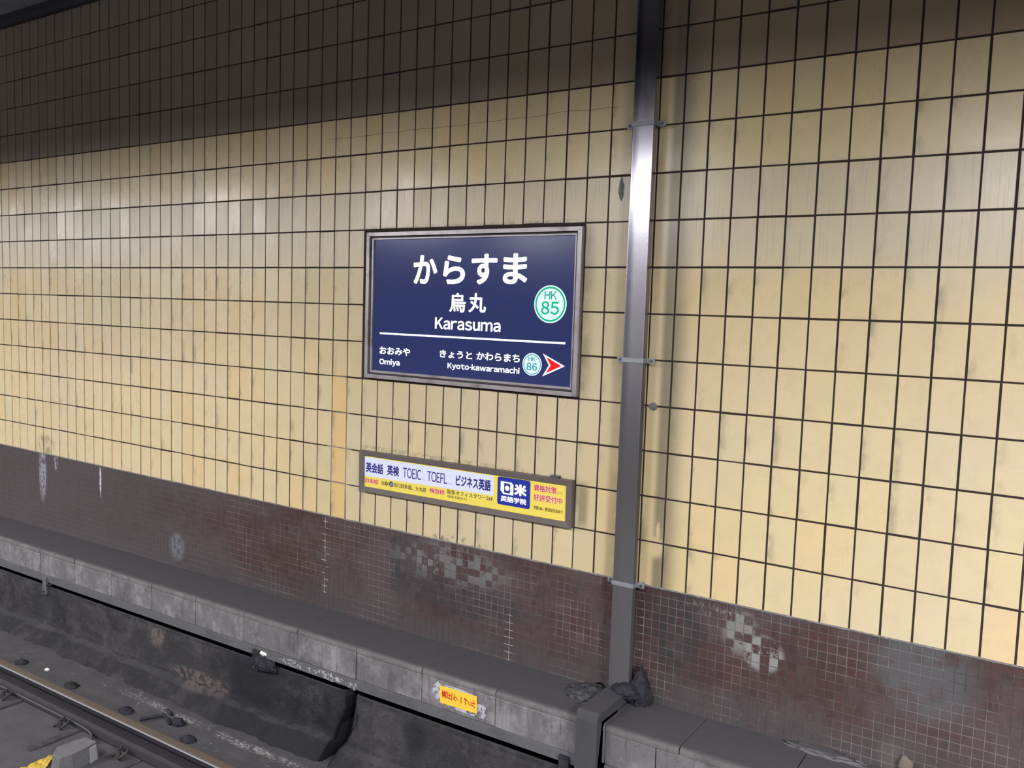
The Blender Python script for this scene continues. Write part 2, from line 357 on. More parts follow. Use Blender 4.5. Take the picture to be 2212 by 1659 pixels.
M['steel_dark'] = concrete('rusty_steel', (0.040, 0.038, 0.042), (0.065, 0.058, 0.055), (0.022, 0.021, 0.024), 0, scale=4).m
M['cable'] = plain('rubber_cable', (0.032, 0.031, 0.035), 0.6)
M['boxgrey'] = concrete('grey_box_paint', (0.105, 0.103, 0.108), (0.13, 0.13, 0.135), (0.06, 0.06, 0.062), 0, scale=2).m
M['plate'] = plain('pale_plate', (0.28, 0.28, 0.30), 0.5)
mm = Mat('crumpled_yellow', 0.35); mm.color(mm.mix((0.52, 0.36, 0.05), (0.36, 0.25, 0.04), mm.noise(30, 3))); M['yellow'] = mm.m

# ------------------------------------------------------------------ the wall
WX0, WX1 = -14.0, 4.6
wall = MB().box(WX0, WX1, 0.004, 0.35, -3.2, 2.6).build('wall_back', M['mortar']); wall['kind'] = 'structure'
MB().box(WX0, WX1, 0.0012, 0.0045, -2.5, -1.6085).build('grout_bed', M['mortar'], wall)
def chamfer_tile(wd, ht, th, c):
    """tile centred on the origin, face towards -Y"""
    a, b = wd / 2, ht / 2
    vs = [(sx * a, th, sz * b) for sz in (-1, 1) for sx in (-1, 1)] + [(sx * a, c, sz * b) for sz in (-1, 1) for sx in (-1, 1)] \
        + [(sx * (a - c), 0, sz * (b - c)) for sz in (-1, 1) for sx in (-1, 1)]
    fs = [(8, 10, 11, 9)]
    for o, q in ((0, 4), (4, 8)):
        fs += [(o, q, q + 1, o + 1)[::-1], (o + 1, q + 1, q + 3, o + 3)[::-1], (o + 3, q + 3, q + 2, o + 2)[::-1], (o + 2, q + 2, q, o)[::-1]]
    return vs, [tuple(f) for f in fs]
def field(name, cells, wd, ht, th, c, mat, tilt, near):
    """cells: list of (x, z, weight); the 300 of greatest weight become parts, the rest one joined part"""
    cells = sorted(cells, key=lambda t: -t[2]); vs, fs = chamfer_tile(wd, ht, th, c)
    me = bpy.data.meshes.new(name); me.from_pydata(vs, [], fs); me.update()
    bm = bmesh.new(); bm.from_mesh(me); bmesh.ops.recalc_face_normals(bm, faces=bm.faces); bm.to_mesh(me); bm.free(); me.materials.append(mat)
    rest = MB()
    for k, (x, z, _w) in enumerate(cells):
        ax, az, dy = random.gauss(0, tilt), random.gauss(0, tilt), -abs(random.gauss(0, 0.0003))
        dx, dz = random.gauss(0, wd * 0.004), random.gauss(0, ht * 0.003)
        if k < near:
            o = bpy.data.objects.new(name, me); COL.objects.link(o); o.parent = wall
            o.location = (x + dx, dy, z + dz); o.rotation_euler = (ax, 0, az)
        else:
            rest.add([(x + dx + vx, dy + vy + ax * vz + az * vx, z + dz + vz) for vx, vy, vz in vs], fs)
    if rest.v:
        me2 = rest.mesh(name + '_field')
        o = link(name + '_field', me2, mat, wall); o['kind'] = 'stuff'
def in_view_weight(x, z):
    p = cam.matrix_world.inverted() @ Vector((x, 0, z)); d = -p.z
    u, v = p.x / d * 1856.88, p.y / d * 1856.88
    inside = d > 0 and abs(u) < 1106 + 30 and abs(v) < 829 + 60
    n = (cam.location - Vector((x, 0, z))); area = abs(n.y) / n.length / n.length ** 2
    return area if inside else area * 1e-3
tiles = []
for i in range(-108, 35):
    for j in range(-7, 9):
        if -13 <= i <= -2 and (-3 <= j <= 0 or j == -6): continue        # the two signs are let into the wall
        x, z = (i + .5) * AX, (j + .5) * S
        tiles.append((x, z, in_view_weight(x, z)))
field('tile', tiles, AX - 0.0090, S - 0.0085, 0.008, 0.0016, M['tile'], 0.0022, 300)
mos = []
for i in range(int(WX0 / MP) + 1, int(WX1 / MP) - 1):
    for j in range(16):
        x, z = (i + .5) * MP, -1.6075 - (j + .5) * MP
        if z < -2.212 + tz(x) - MP * .4: continue
        mos.append((x, z, in_view_weight(x, z)))
field('mosaic_tile', mos, MP - 0.0032, MP - 0.0032, 0.005, 0.0010, M['mosaic'], 0.004, 300)
# mortar bead under the big tiles
b = MB(); x = WX0; n = 240
prev = None; vs = []; fs = []
for k in range(n + 1):
    x = WX0 + (WX1 - WX0) * k / n; h = 0.0045 + 0.003 * noise.noise((x * 9, 0, 0)); d = 0.004 + 0.003 * noise.noise((x * 14, 3, 0))
    zc = -1.6075; vs += [(x, 0.006, zc - h), (x, -d, zc - h * .7), (x, -d, zc + h * .7), (x, 0.006, zc + h)]
    if k: a = (k - 1) * 4; fs += [(a + q, a + q + 1, a + 5 + q, a + 4 + q) for q in range(3)]
t = b.add(vs, fs).build('trim_1', M['mortarbead']); t['kind'] = 'structure'
# old mortar smears beside the pipe
def smear(x, z, w_, h_, name='mortar_smear', seed=0):
    vs = [(0, 0, 0)]; N_ = 18
    for k in range(N_):
        a = 2 * math.pi * k / N_; r = 1 + 0.35 * noise.noise((math.cos(a) * 2 + seed, math.sin(a) * 2, seed))
        vs.append((w_ * r * math.cos(a), 0.0025, h_ * r * math.sin(a)))
    vs = [(x + a, -0.0035 + b_, z + c_) for a, b_, c_ in vs]
    return MB().add(vs, [(0, k + 1, (k + 1) % N_ + 1) for k in range(N_)]).build(name, M['mortarbead'], wall)
smear(0.297, -0.692, 0.024, 0.020, seed=1); smear(0.070, 0.395, 0.016, 0.060, seed=2)

# ceiling over the track, cornice, platform around the viewer
c = MB().box(WX0, WX1, -3.4, 0.35, 2.16, 2.5).build('ceiling', M['ceil']); c['kind'] = 'structure'
c = MB().prism_x([(0.01, 2.16), (-0.05, 2.16), (-0.05, 2.115), (-0.012, 2.085), (0.01, 2.085)], WX0, WX1).build('trim_2', M['darktrim']); c['kind'] = 'structure'
M['plat'] = concrete('platform_concrete', (0.20, 0.195, 0.19), (0.24, 0.235, 0.23), (0.15, 0.148, 0.145), 0).m
M['paint'] = plain('grey_paint', (0.055, 0.055, 0.06), 0.8)
c = MB().box(WX0, WX1, -10.0, -3.55, -3.2, -1.72).build('floor_platform', M['plat']); c['kind'] = 'structure'
c = MB().box(WX0, WX1, -10.0, -3.45, 1.30, 2.5).build('ceiling_platform', M['paint']); c['kind'] = 'structure'
c = MB().box(WX0, WX1, -3.448, -3.36, 1.24, 2.155).build('trim_3', M['paint']); c['kind'] = 'structure'
c = MB().box(WX0 - 3, WX1 + 6, -10.2, -10.0, -1.9, 2.5).build('wall_front', M['paint']); c['kind'] = 'structure'

# ------------------------------------------------------------------ lower concrete wall, berm and track slab
LOWP = [(-0.335, -2.86), (-0.338, -2.508), (-0.350, -2.502), (-0.367, -2.508), (-0.370, -2.55), (-0.370, -2.60), (-0.370, -2.65), (-0.371, -2.70), (-0.372, -2.75),
        (-0.374, -2.795), (-0.388, -2.808), (-0.425, -2.815), (-0.440, -2.822), (-0.470, -2.855), (-0.500, -2.885), (-0.535, -2.94)]
def densify(prof, st=0.022):
    out = []
    for a, b_ in zip(prof, prof[1:]):
        n_ = max(1, int(math.dist(a, b_) / st)) if a[1] > -2.85 or b_[1] < -2.85 else 1
        out += [(a[0] + (b_[0] - a[0]) * k / n_, a[1] + (b_[1] - a[1]) * k / n_) for k in range(n_)]
    return out + [prof[-1]]
LP = densify(LOWP)
def edge_left(z):      # right-hand end of the left-hand segment, curving to the left towards the floor
    t = max(0, min(1, (-2.58 - z) / 0.36)); return -1.432 - 0.02 * math.sin((z + 2.5) * 18) - 0.10 * t ** 1.5
def edge_right(z):
    t = max(0, min(1, (-2.62 - z) / 0.30)); return -1.338 - 0.115 * t ** 1.4 - 0.012 * math.sin((z + 2.6) * 25)
def lowseg(xa, xb, seed):
    """xa, xb: functions of z or numbers"""
    fa = xa if callable(xa) else (lambda z: xa); fb = xb if callable(xb) else (lambda z: xb)
    L = abs(fb(-2.6) - fa(-2.6)); n_ = max(8, int(L / 0.025)); vs = []; fs = []; m_ = len(LP)
    cols = [-1] + list(range(n_ + 1)) + [n_ + 1]
    for ci in cols:
        t = min(max(ci, 0), n_) / n_
        for (y, z) in LP:
            x = fa(z) + (fb(z) - fa(z)) * t; yy = y
            if y < -0.345:
                lump = 0.5 + 0.5 * noise.noise((x * 1.1, 7 + seed, z * 1.5))
                amt = 0.008 * min(1, max(0, (-2.50 - z) / 0.06)) + 0.030 * max(0, min(1, (-2.72 - z) / 0.1))
                yy += amt * 1.2 * noise.noise((x * 3.5, z * 4.5, seed)) + amt * .5 * noise.noise((x * 13, z * 15, seed + 3)) \
                    + 0.004 * noise.noise((x * 35, z * 35, seed))
                z2 = z + (0.012 * noise.noise((x * 6, y * 9, 4.2)) if z < -2.78 else 0)
                e = min(t, 1 - t) * L                     # rounded ends
                if e < 0.03 and ci >= 0: yy += 0.02 * (1 - e / 0.03) ** 2
            else: z2 = z
            if ci in (-1, n_ + 1): yy = 0.3
            vs.append((x, yy, z2 + tz(x)))
    for a in range(len(cols) - 1):
        for q in range(m_ - 1): fs.append((a * m_ + q, a * m_ + q + 1, (a + 1) * m_ + q + 1, (a + 1) * m_ + q))
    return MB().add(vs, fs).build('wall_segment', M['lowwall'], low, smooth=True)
low = MB().prism_x([(0.34, -3.1), (-0.02, -3.1), (-0.02, -2.43), (0.34, -2.43)], WX0, WX1, tz).build('wall_low', M['soot']); low['kind'] = 'structure'
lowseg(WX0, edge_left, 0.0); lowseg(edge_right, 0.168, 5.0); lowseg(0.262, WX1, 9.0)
# track slab with shallow relief
nx, ny = 560, 90; vs = []; fs = []
for i in range(nx + 1):
    x = WX0 + (WX1 - WX0) * i / nx
    for j in range(ny + 1):
        y = -3.56 + (-0.30 + 3.56) * (j / ny) ** 0.8
        z = -2.910 + 0.004 * noise.noise((x * 4, y * 6, 1)) + 0.0025 * noise.noise((x * 18, y * 18, 2))
        vs.append((x, y, z + tz(x)))
for i in range(nx):
    for j in range(ny): a = i * (ny + 1) + j; fs.append((a, a + 1, a + ny + 2, a + ny + 1))
fl = MB().add(vs, fs).build('floor', M['floor'], smooth=True); fl['kind'] = 'structure'

# ------------------------------------------------------------------ concrete cable trough along the wall
trough = empty('cable_trough', (0, -0.2, -2.212))
tag(trough, 'grey concrete cable trough ledge of lids and blocks along the foot of the tiled wall', 'cable trough')
PITCH = 0.4955; X0 = -0.357
def lid_profile():
    T, Bm, F, R_ = -2.212, -2.2475, -0.3615, 0.026
    pr_ = [(-0.001, Bm), (-0.001, T)]
    for k in range(7):
        a = math.pi / 2 * k / 6; pr_.append((F + R_ - R_ * math.sin(a), T - R_ + R_ * math.cos(a)))
    return pr_ + [(F, Bm)]
def slab(name, prof, xa, xb, mat, seed, rough=0.0016):
    n_ = max(2, int((xb - xa) / 0.03)); m_ = len(prof); vs = []; fs = []
    dz = random.gauss(0, 0.0008); dy = random.gauss(0, 0.0012)
    for k in range(n_ + 1):
        x = xa + (xb - xa) * k / n_; e = min(x - xa, xb - x)
        for y, z in prof:
            yy = y + dy; zz = z + dz
            if y < -0.1:
                yy += rough * noise.noise((x * 12, z * 30, seed)); zz += rough * noise.noise((x * 14, y * 20, seed + 2))
                if e < 0.006: yy += 0.002 + (0.006 * max(0, noise.noise((x * 3, z * 9, seed + 7))))
            vs.append((x, yy, zz + tz(x)))
    for k in range(n_):
        for q in range(m_): a, b_ = k * m_ + q, k * m_ + (q + 1) % m_; fs.append((a, b_, b_ + m_, a + m_))
    fs += [tuple(range(m_))[::-1], tuple(range(n_ * m_, (n_ + 1) * m_))]
    return MB().add(vs, fs).build(name, mat, trough)
BLOCKP = [(-0.001, -2.407), (-0.001, -2.2510), (-0.3530, -2.2510), (-0.3590, -2.256), (-0.3590, -2.407)]
G = 0.003
k = -27
while True:
    xa = X0 + PITCH * k; xb = min(xa + PITCH, 0.158)
    if xa > 0.15: break
    if xb - xa > .03 and xa > WX0:
        slab('lid', lid_profile(), xa + G, xb - G, M['lid'], k * 1.7)
        slab('side_block', BLOCKP, xa + G, xb - G, M['block'], k * 2.3)
    k += 1
for xa, xb in ((0.285, 0.662), (0.662, 1.158), (1.158, 1.654), (1.654, 2.15), (2.15, 2.646), (2.646, 3.14), (3.14, 3.635), (3.635, 4.13), (4.13, 4.59)):
    slab('lid', lid_profile(), xa + G, xb - G, M['lid'], xa * 5.7)
for xa, xb in ((0.285, 0.548), (0.548, 1.044), (1.044, 1.54), (1.54, 2.036), (2.036, 2.53), (2.53, 3.03), (3.03, 3.525), (3.525, 4.02), (4.02, 4.52)):
    slab('side_block', BLOCKP, xa + G, xb - G, M['block'], xa * 3.3)
slab('lid', lid_profile(), 0.160, 0.283, M['lid'], 44.0)
slab('side_block', BLOCKP, 0.160, 0.283, M['block'], 45.0)

# steel angle under the blocks
ang = empty('steel_angle', (0, -0.3, -2.44)); tag(ang, 'long grey steel angle under the trough blocks with a dark slit below', 'rail support')
for xa, xb in ((WX0, -5.1), (-5.1, -2.15), (-2.15, 0.155), (0.29, WX1)):
    MB().prism_x([(-0.371, -2.409), (-0.371, -2.464), (-0.364, -2.464), (-0.364, -2.416), (0.0, -2.416), (0.0, -2.409)], xa + .002, xb - .002, tz).build('angle_bar', M['angle'], ang, bevel=0.0015)
for xa in (-4.705, -2.196, 0.076):
    b = MB().box(xa - .028, xa + .028, -0.388, -0.366, -2.56 + tz(xa), -2.425 + tz(xa), 0.004)
    b.box(xa - .028, xa + .028, -0.380, -0.25, -2.492 + tz(xa), -2.482 + tz(xa))
    br = b.build('bracket', M['angle'] if xa < -3 else M['soot'], ang)
    MB().cyl((xa, -0.391, -2.535 + tz(xa)), (0, 1, 0), 0.010, 0.012, 6).build('bolt', M['screw'], br)
# soot clump over the middle bracket
def clump(name, cx, cy, cz, rx, ry, rz, seed, mat, parent=None, sub=4, amp=0.35, freq=3.0, shape=None):
    bm = bmesh.new(); bmesh.ops.create_icosphere(bm, subdivisions=sub, radius=1.0)
    vs = []
    for v in bm.verts:
        p = v.co.copy(); r = 1 + amp * noise.noise(p * freq + Vector((seed, 0, 0))) + amp * .45 * noise.noise(p * freq * 3.3 + Vector((0, seed, 0)))
        p *= r
        if shape: p = shape(p)
        vs.append((cx + rx * p.x, cy + ry * p.y, cz + rz * p.z))
    bm.verts.index_update(); fs = [[v.index for v in f.verts] for f in bm.faces]; bm.free()
    return MB().add(vs, fs).build(name, mat, parent, smooth=True)
clump('bird_droppings', -2.135, -0.372, -2.438 + tz(-2.1), 0.030, 0.010, 0.012, 3, plain('chalk_white', (0.7, 0.7, 0.7), 0.8), ang, sub=3, amp=0.6)
tag(clump('soot_lump', -2.10, -0.385, -2.500 + tz(-2.1), 0.10, 0.022, 0.045, 5, M['soot'], sub=4), 'black soot lump clinging under the steel angle left of the trough warning sticker', 'soot lump')
# dried white splashes on the angle
def flake(cx, cz, w_, h_, seed, y, parent, mat):
    y -= 0.0001 * seed
    N_ = 22; vs = [(cx, y, cz)]
    for k in range(N_):
        a = 2 * math.pi * k / N_; r = 1.1 + 0.6 * noise.noise((math.cos(a) * 1.4 + seed, math.sin(a) * 1.4, seed))
        vs.append((cx + w_ * r * math.cos(a), y, cz + h_ * r * math.sin(a)))
    return MB().add(vs, [(0, k + 1, (k + 1) % N_ + 1) for k in range(N_)]).build('splash', mat, parent)
mm = Mat('lime_splash', 0.85); mm.color(mm.mix((0.16, 0.155, 0.16), (0.36, 0.355, 0.37), mm.noise(40, 4, 0.7).step(0.4, 0.6))); al = mm.noise(38, 5, 0.75).step(0.46, 0.54); mm.nt.links.new(al.k, mm.b.inputs['Alpha']); M['splash'] = mm.m
for cx, cz, w_, h_, sd in ((-1.86, -2.436, 0.10, 0.018, 1), (-1.55, -2.434, 0.09, 0.024, 2), (-1.36, -2.448, 0.05, 0.018, 4), (-1.70, -2.44, 0.06, 0.015, 6)):
    flake(cx, cz + tz(cx), w_, h_, sd, -0.3722, ang, M['splash'])

# ------------------------------------------------------------------ rainwater pipe
PX0, PX1, PF, PB = 0.157, 0.270, -0.086, -0.042
pipe = empty('rainwater_pipe', (0.213, -0.064, -2.15)); tag(pipe, 'tall square stainless steel rainwater pipe running down the tiled wall into a grey bent foot', 'pipe')
bm_ = MB().box(PX0, PX1, PF, PB, -2.150, 2.16, 0.0045); bm_.build('pipe_shaft', M['pipe'], pipe)
def bent(name, path, x0, x1, th, mat):
    """flat duct: path is a polyline of (y,z) of the outer face, th its thickness towards the wall and ledge"""
    out = [Vector(p) for p in path]; inn = []
    for i, p in enumerate(out):
        d = Vector((0, 0))
        for a, b_ in ((i - 1, i), (i, i + 1)):
            if 0 <= a and b_ < len(out):
                t = (out[b_] - out[a]).normalized(); d += Vector((-t.y, t.x)) * -1
        d.normalize(); q = 1.0
        if 0 < i < len(out) - 1:
            t = (out[i] - out[i - 1]).normalized(); nn = Vector((t.y, -t.x)); q = 1 / max(.3, abs(d.dot(nn)))
        inn.append(p + d * -1 * th * q if False else p - d * th * q)
    prof = [tuple(p) for p in out] + [tuple(p) for p in inn[::-1]]
    return MB().prism_x(prof, x0, x1).build(name, mat, pipe, bevel=0.003)
bent('foot_duct', [(-0.035, -2.146), (-0.20, -2.146), (-0.398, -2.146), (-0.420, -2.158), (-0.424, -2.185), (-0.424, -2.55), (-0.424, -3.0)], 0.159, 0.273, 0.052, M['duct'])
for cz in (1.72, 0.688, -0.462, -1.600):
    cb = MB()
    cb.box(PX0 - .004, PX1 + .004, PF - .004, PF - .0005, cz - .0115, cz + .0115, 0.001)
    cb.box(PX0 - .004, PX0 - .0008, PF - .004, -0.046, cz - .0115, cz + .0115); cb.box(PX1 + .0008, PX1 + .004, PF - .004, -0.046, cz - .0115, cz + .0115)
    cl = cb.build('clamp', M['clamp'], pipe)
    for s_, xe in ((-1, PX0 - .004), (1, PX1 + .004)):
        xa, xb = sorted((xe, xe + s_ * 0.042))
        ear = MB().box(xa, xb, -0.050, -0.046, cz - .0135, cz + .0135, 0.001)
        ear.box((xa + xb) / 2 - .006, (xa + xb) / 2 + .006, -0.046, -0.001, cz - .006, cz + .006)
        e_ = ear.build('ear', M['clamp'], cl)
        MB().cyl(((xa + xb) / 2 + s_ * .004, -0.053, cz), (0, 1, 0), 0.0068, 0.007, 6).build('screw', M['screw'], cl)
# soot heaps at the foot of the pipe
def spire(p):
    if p.z > 0: p = Vector((p.x * (1 - .62 * min(1, p.z)), p.y * (1 - .3 * min(1, p.z)), p.z))
    return p
tag(clump('soot_heap', 0.318, -0.050, -2.150, 0.060, 0.050, 0.135, 11, M['soot'], shape=spire, amp=0.28), 'black soot heap piled in a spire right of the pipe at the ledge', 'soot heap')
tag(clump('soot_heap', 0.262, -0.095, -2.143, 0.075, 0.055, 0.040, 15, M['soot'], amp=0.35), 'low black soot heap spread across the top of the pipe foot', 'soot heap')
M['dirt'] = concrete('grey_dirt', (0.048, 0.048, 0.053), (0.085, 0.085, 0.088), (0.018, 0.018, 0.022), 0, bumpk=0.9, scale=5).m
tag(clump('dirt_heap', 0.085, -0.12, -2.205, 0.135, 0.10, 0.030, 21, M['dirt'], amp=0.5), 'flaky grey dirt heap on the ledge left of the pipe foot', 'dirt heap')
tag(clump('dirt_heap', 1.23, -0.03, -2.192, 0.16, 0.035, 0.016, 25, M['lid'], amp=0.45), 'thin crust of old mortar on the ledge right of the pipe', 'mortar crust')
tag(clump('stone_chip', 1.56, -0.018, -2.150, 0.030, 0.012, 0.050, 27, plain('tan_chip', (0.13, 0.11, 0.09), 0.9), sub=2, amp=0.3), 'tan stone chip leaning on the mosaic right of the mortar crust', 'stone chip')

# ------------------------------------------------------------------ lettering
def text_mesh(s, bold=0.0, res=5):
    cu = bpy.data.curves.new('t', 'FONT'); cu.body = s; cu.fill_mode = 'FRONT'; cu.resolution_u = res
    o = bpy.data.objects.new('t', cu); COL.objects.link(o)
    me = bpy.data.meshes.new_from_object(o.evaluated_get(bpy.context.evaluated_depsgraph_get()))
    bpy.data.objects.remove(o); bpy.data.curves.remove(cu)
    if bold > 0:                                  # heavier, rounder strokes: the outline swept round a small circle
        vs = [v.co.copy() for v in me.vertices]; fs = [tuple(p.vertices) for p in me.polygons]; mb = MB()
        for k in range(10):
            a = 2 * math.pi * k / 10; mb.add([(v.x + bold * math.cos(a), v.y + bold * math.sin(a), k * 4e-4) for v in vs], fs)
        mb.add([(v.x, v.y, 0.0044) for v in vs], fs); bpy.data.meshes.remove(me)
        me = bpy.data.meshes.new('t'); me.from_pydata(mb.v, [], mb.f)
    return me
def packed(s, bold=0.0, gap=0.07):
    """latin text from the grotesque full-width glyphs, set at a normal spacing; returns a mesh"""
    mb = MB(); x = 0
    for ch in s:
        if ch == ' ': x += 0.28; continue
        if ch == '-':
            mb.add([(x, .30 - bold, 0), (x + .26, .30 - bold, 0), (x + .26, .36 + bold, 0), (x, .36 + bold, 0)], [(0, 1, 2, 3)]); x += .26 + gap; continue
        if ch == 'I':
            mb.add([(x, -bold, 0), (x + .09 + bold, -bold, 0), (x + .09 + bold, .735 + bold, 0), (x, .735 + bold, 0)], [(0, 1, 2, 3)]); x += .09 + bold + gap; continue
        me = text_mesh(chr(ord(ch) + 0xFEE0), bold); xs = [v.co.x for v in me.vertices]; a, b_ = min(xs), max(xs)
        mb.add([(v.co.x - a + x, v.co.y, v.co.z) for v in me.vertices], [tuple(p.vertices) for p in me.polygons])
        x += b_ - a + (gap * (0.55 if ch in 'rTKkyvwFLt' else 1.0)); bpy.data.meshes.remove(me)
    me = bpy.data.meshes.new('t'); me.from_pydata(mb.v, [], mb.f); return me
def lettering(s, box_, y, mat, parent, bold=0.0, rot=0, name='lettering', halo=None):
    """text fitted into (x0, x1, z0, z1) on the plane y, facing -Y; rot=90 lays every glyph on its left side"""
    x0, x1, z0, z1 = box_; ox, oy, oz = parent.location
    if rot:
        n_ = len(s); st = (x1 - x0) / n_; mb = MB()
        for k, ch in enumerate(s):
            me = text_mesh(ch, bold); xs = [v.co.x for v in me.vertices]; ys = [v.co.y for v in me.vertices]
            cxm, cym = (min(xs) + max(xs)) / 2, (min(ys) + max(ys)) / 2; sc_ = (z1 - z0) / 0.95; sy_ = st / 1.0
            mb.add([(x0 + st * (k + .5) - (v.co.y - cym) * sy_ - ox, y - oy - v.co.z * 0.08, (z0 + z1) / 2 + (v.co.x - cxm) * sc_ - oz) for v in me.vertices], [tuple(p.vertices) for p in me.polygons])
        me = bpy.data.meshes.new(name); me.from_pydata(mb.v, [], mb.f)
    else:
        me = packed(s, bold) if s.isascii() else text_mesh(s, bold); xs = [v.co.x for v in me.vertices]; ys = [v.co.y for v in me.vertices]
        a, b_, c_, d_ = min(xs), max(xs), min(ys), max(ys)
        for v in me.vertices:
            v.co = (x0 + (v.co.x - a) / (b_ - a) * (x1 - x0) - ox, y - oy - v.co.z * 0.08, z0 + (v.co.y - c_) / (d_ - c_) * (z1 - z0) - oz)
    me.materials.clear(); o = link(name, me, mat, parent)
    if halo:
        lettering(s, (x0 - .0006, x1 + .0006, z0 - .0006, z1 + .0006), y + .00045, halo, parent, bold + .04, rot, 'lettering_outline')
    return o
def flat(pts, y, name, mat, parent):
    ox, oy, oz = parent.location
    me = bpy.data.meshes.new(name); me.from_pydata([(x - ox, y - oy, z - oz) for x, z in pts], [], [tuple(range(len(pts)))]); me.update()
    return link(name, me, mat, parent)
def disc(cx, cz, r, y, name, mat, parent, n=48): return flat([(cx + r * math.cos(2 * math.pi * k / n), cz + r * math.sin(2 * math.pi * k / n)) for k in range(n)], y, name, mat, parent)
def ring(cx, cz, r0, r1, y, name, mat, parent, n=48):
    ox, oy, oz = parent.location; vs = []; fs = []
    for k in range(n):
        a = 2 * math.pi * k / n
        for r in (r0, r1): vs.append((cx + r * math.cos(a) - ox, y - oy, cz + r * math.sin(a) - oz))
        fs.append((2 * k, 2 * k + 1, (2 * k + 3) % (2 * n), (2 * k + 2) % (2 * n)))
    me = bpy.data.meshes.new(name); me.from_pydata(vs, [], fs); return link(name, me, mat, parent)
def rrect(x0, x1, z0, z1, r, n=6):
    P = []
    for cx, cz, a0 in ((x1 - r, z1 - r, 0), (x0 + r, z1 - r, 90), (x0 + r, z0 + r, 180), (x1 - r, z0 + r, 270)):
        P += [(cx + r * math.cos(math.radians(a0 + 90 * k / n)), cz + r * math.sin(math.radians(a0 + 90 * k / n))) for k in range(n + 1)]
    return P
def frame(parent, x0, x1, z0, z1, wl, wr, wt, wb, yf, yb, mat, name='frame_bar', slope=0.0):
    """four mitred bars; slope lets the inner edge lie further back"""
    o = [(x0, z0), (x1, z0), (x1, z1), (x0, z1)]; i_ = [(x0 + wl, z0 + wb), (x1 - wr, z0 + wb), (x1 - wr, z1 - wt), (x0 + wl, z1 - wt)]
    for k in range(4):
        a, b_ = o[k], o[(k + 1) % 4]; c_, d_ = i_[(k + 1) % 4], i_[k]
        vs = [(a[0], yf, a[1]), (b_[0], yf, b_[1]), (c_[0], yf + slope, c_[1]), (d_[0], yf + slope, d_[1])]
        vs += [(p[0], yb, p[2]) for p in vs]
        MB().add(vs, [(0, 1, 2, 3), (7, 6, 5, 4), (0, 4, 5, 1), (1, 5, 6, 2), (2, 6, 7, 3), (3, 7, 4, 0)]).build(name, mat, parent, bevel=0.0012)

# ------------------------------------------------------------------ station name sign
sign = empty('station_sign', (-0.879, 0.0, -0.232))
tag(sign, 'navy backlit station name sign reading からすま in a metal frame set in the tiles', 'sign')
frame(sign, -1.632, -0.130, -0.678, 0.211, 0.026, 0.026, 0.024, 0.024, -0.030, 0.004, M['frame'])
frame(sign, -1.6055, -0.1565, -0.6535, 0.1865, 0.009, 0.009, 0.009, 0.009, -0.012, 0.004, M['frame_dark'], 'groove')
frame(sign, -1.596, -0.166, -0.644, 0.177, 0.014, 0.008, 0.010, 0.014, -0.019, 0.004, M['frame'], 'inner_frame')
navy = Mat('navy_backlit_panel', 0.18)
navy.color((0.012, 0.016, 0.055)); navy.emit((0.016, 0.025, 0.108), 0.66)
MB().box(-1.5830, -0.1735, -0.0080, 0.004, -0.6310, 0.1675).build('panel', navy.m, sign)
M['white'] = plain('lit_white', (0.8, 0.82, 0.85), 0.4, emit=1.05, ec=(0.92, 0.95, 1.0))
M['lit_mint'] = plain('lit_mint', (0.12, 0.14, 0.14), 0.4, emit=0.86, spec=0.1, ec=(0.80, 1.0, 0.97))
M['green'] = plain('lit_green', (0.0, 0.03, 0.02), 0.4, emit=0.75, spec=0.1, ec=(0.0, 0.64, 0.34))
M['teal'] = plain('lit_teal', (0.0, 0.03, 0.03), 0.4, emit=0.6, spec=0.1, ec=(0.02, 0.55, 0.46))
M['cyan'] = plain('lit_cyan', (0.0, 0.03, 0.04), 0.4, emit=0.6, spec=0.1, ec=(0.01, 0.52, 0.70))
M['redlit'] = plain('lit_red', (0.08, 0.002, 0.002), 0.4, emit=0.85, spec=0.1, ec=(1.0, 0.012, 0.015))
YS = -0.0088
for s, bx, bd in (('か', (-1.2707, -1.0915, -0.0962, 0.0726), .030), ('ら', (-1.0486, -0.8904, -0.0948, 0.0694), .030), ('す', (-0.8461, -0.6694, -0.0952, 0.0756), .030), ('ま', (-0.6303, -0.4704, -0.0912, 0.0763), .030), ('烏', (-0.9971, -0.8799, -0.2557, -0.1463), .022), ('丸', (-0.8589, -0.7384, -0.2537, -0.1442), .022),
                  ('Karasuma', (-1.0984, -0.6350, -0.3575, -0.2892), .022), ('おおみや', (-1.5264, -1.2829, -0.5274, -0.4805), .024),
                  ('Omiya', (-1.5255, -1.3629, -0.5985, -0.5540), .022), ('きょうと', (-1.0576, -0.8235, -0.5215, -0.4775), .024), ('かわらまち', (-0.7935, -0.5012, -0.5195, -0.4755), .024),
                  ('Kyoto-kawaramachi', (-0.9983, -0.5000, -0.5905, -0.5475), .026)):
    lettering(s, bx, YS, M['white'], sign, bd)
flat([(-1.5266, -0.4052), (-0.2173, -0.4052), (-0.2173, -0.3948), (-1.5266, -0.3948)], YS, 'rule', M['white'], sign)
def badge(cx, cz, r, num, hk, nb, col, hkcol, rw):
    e = disc(cx, cz, r, YS, 'route_badge', M['lit_mint'], sign)
    ring(cx, cz, r * 0.83, r * (0.83 + rw), YS - .0005, 'badge_ring', col, sign)
    lettering('HK', hk, YS - .0006, hkcol, sign, 0.012, name='badge_lettering')
    lettering(num, nb, YS - .0006, col, sign, 0.020, name='badge_lettering')
badge(-0.3190, -0.1955, 0.1012, '85', (-0.3556, -0.2796, -0.1697, -0.1265), (-0.3744, -0.2638, -0.2510, -0.1800), M['green'], M['teal'], 0.095)
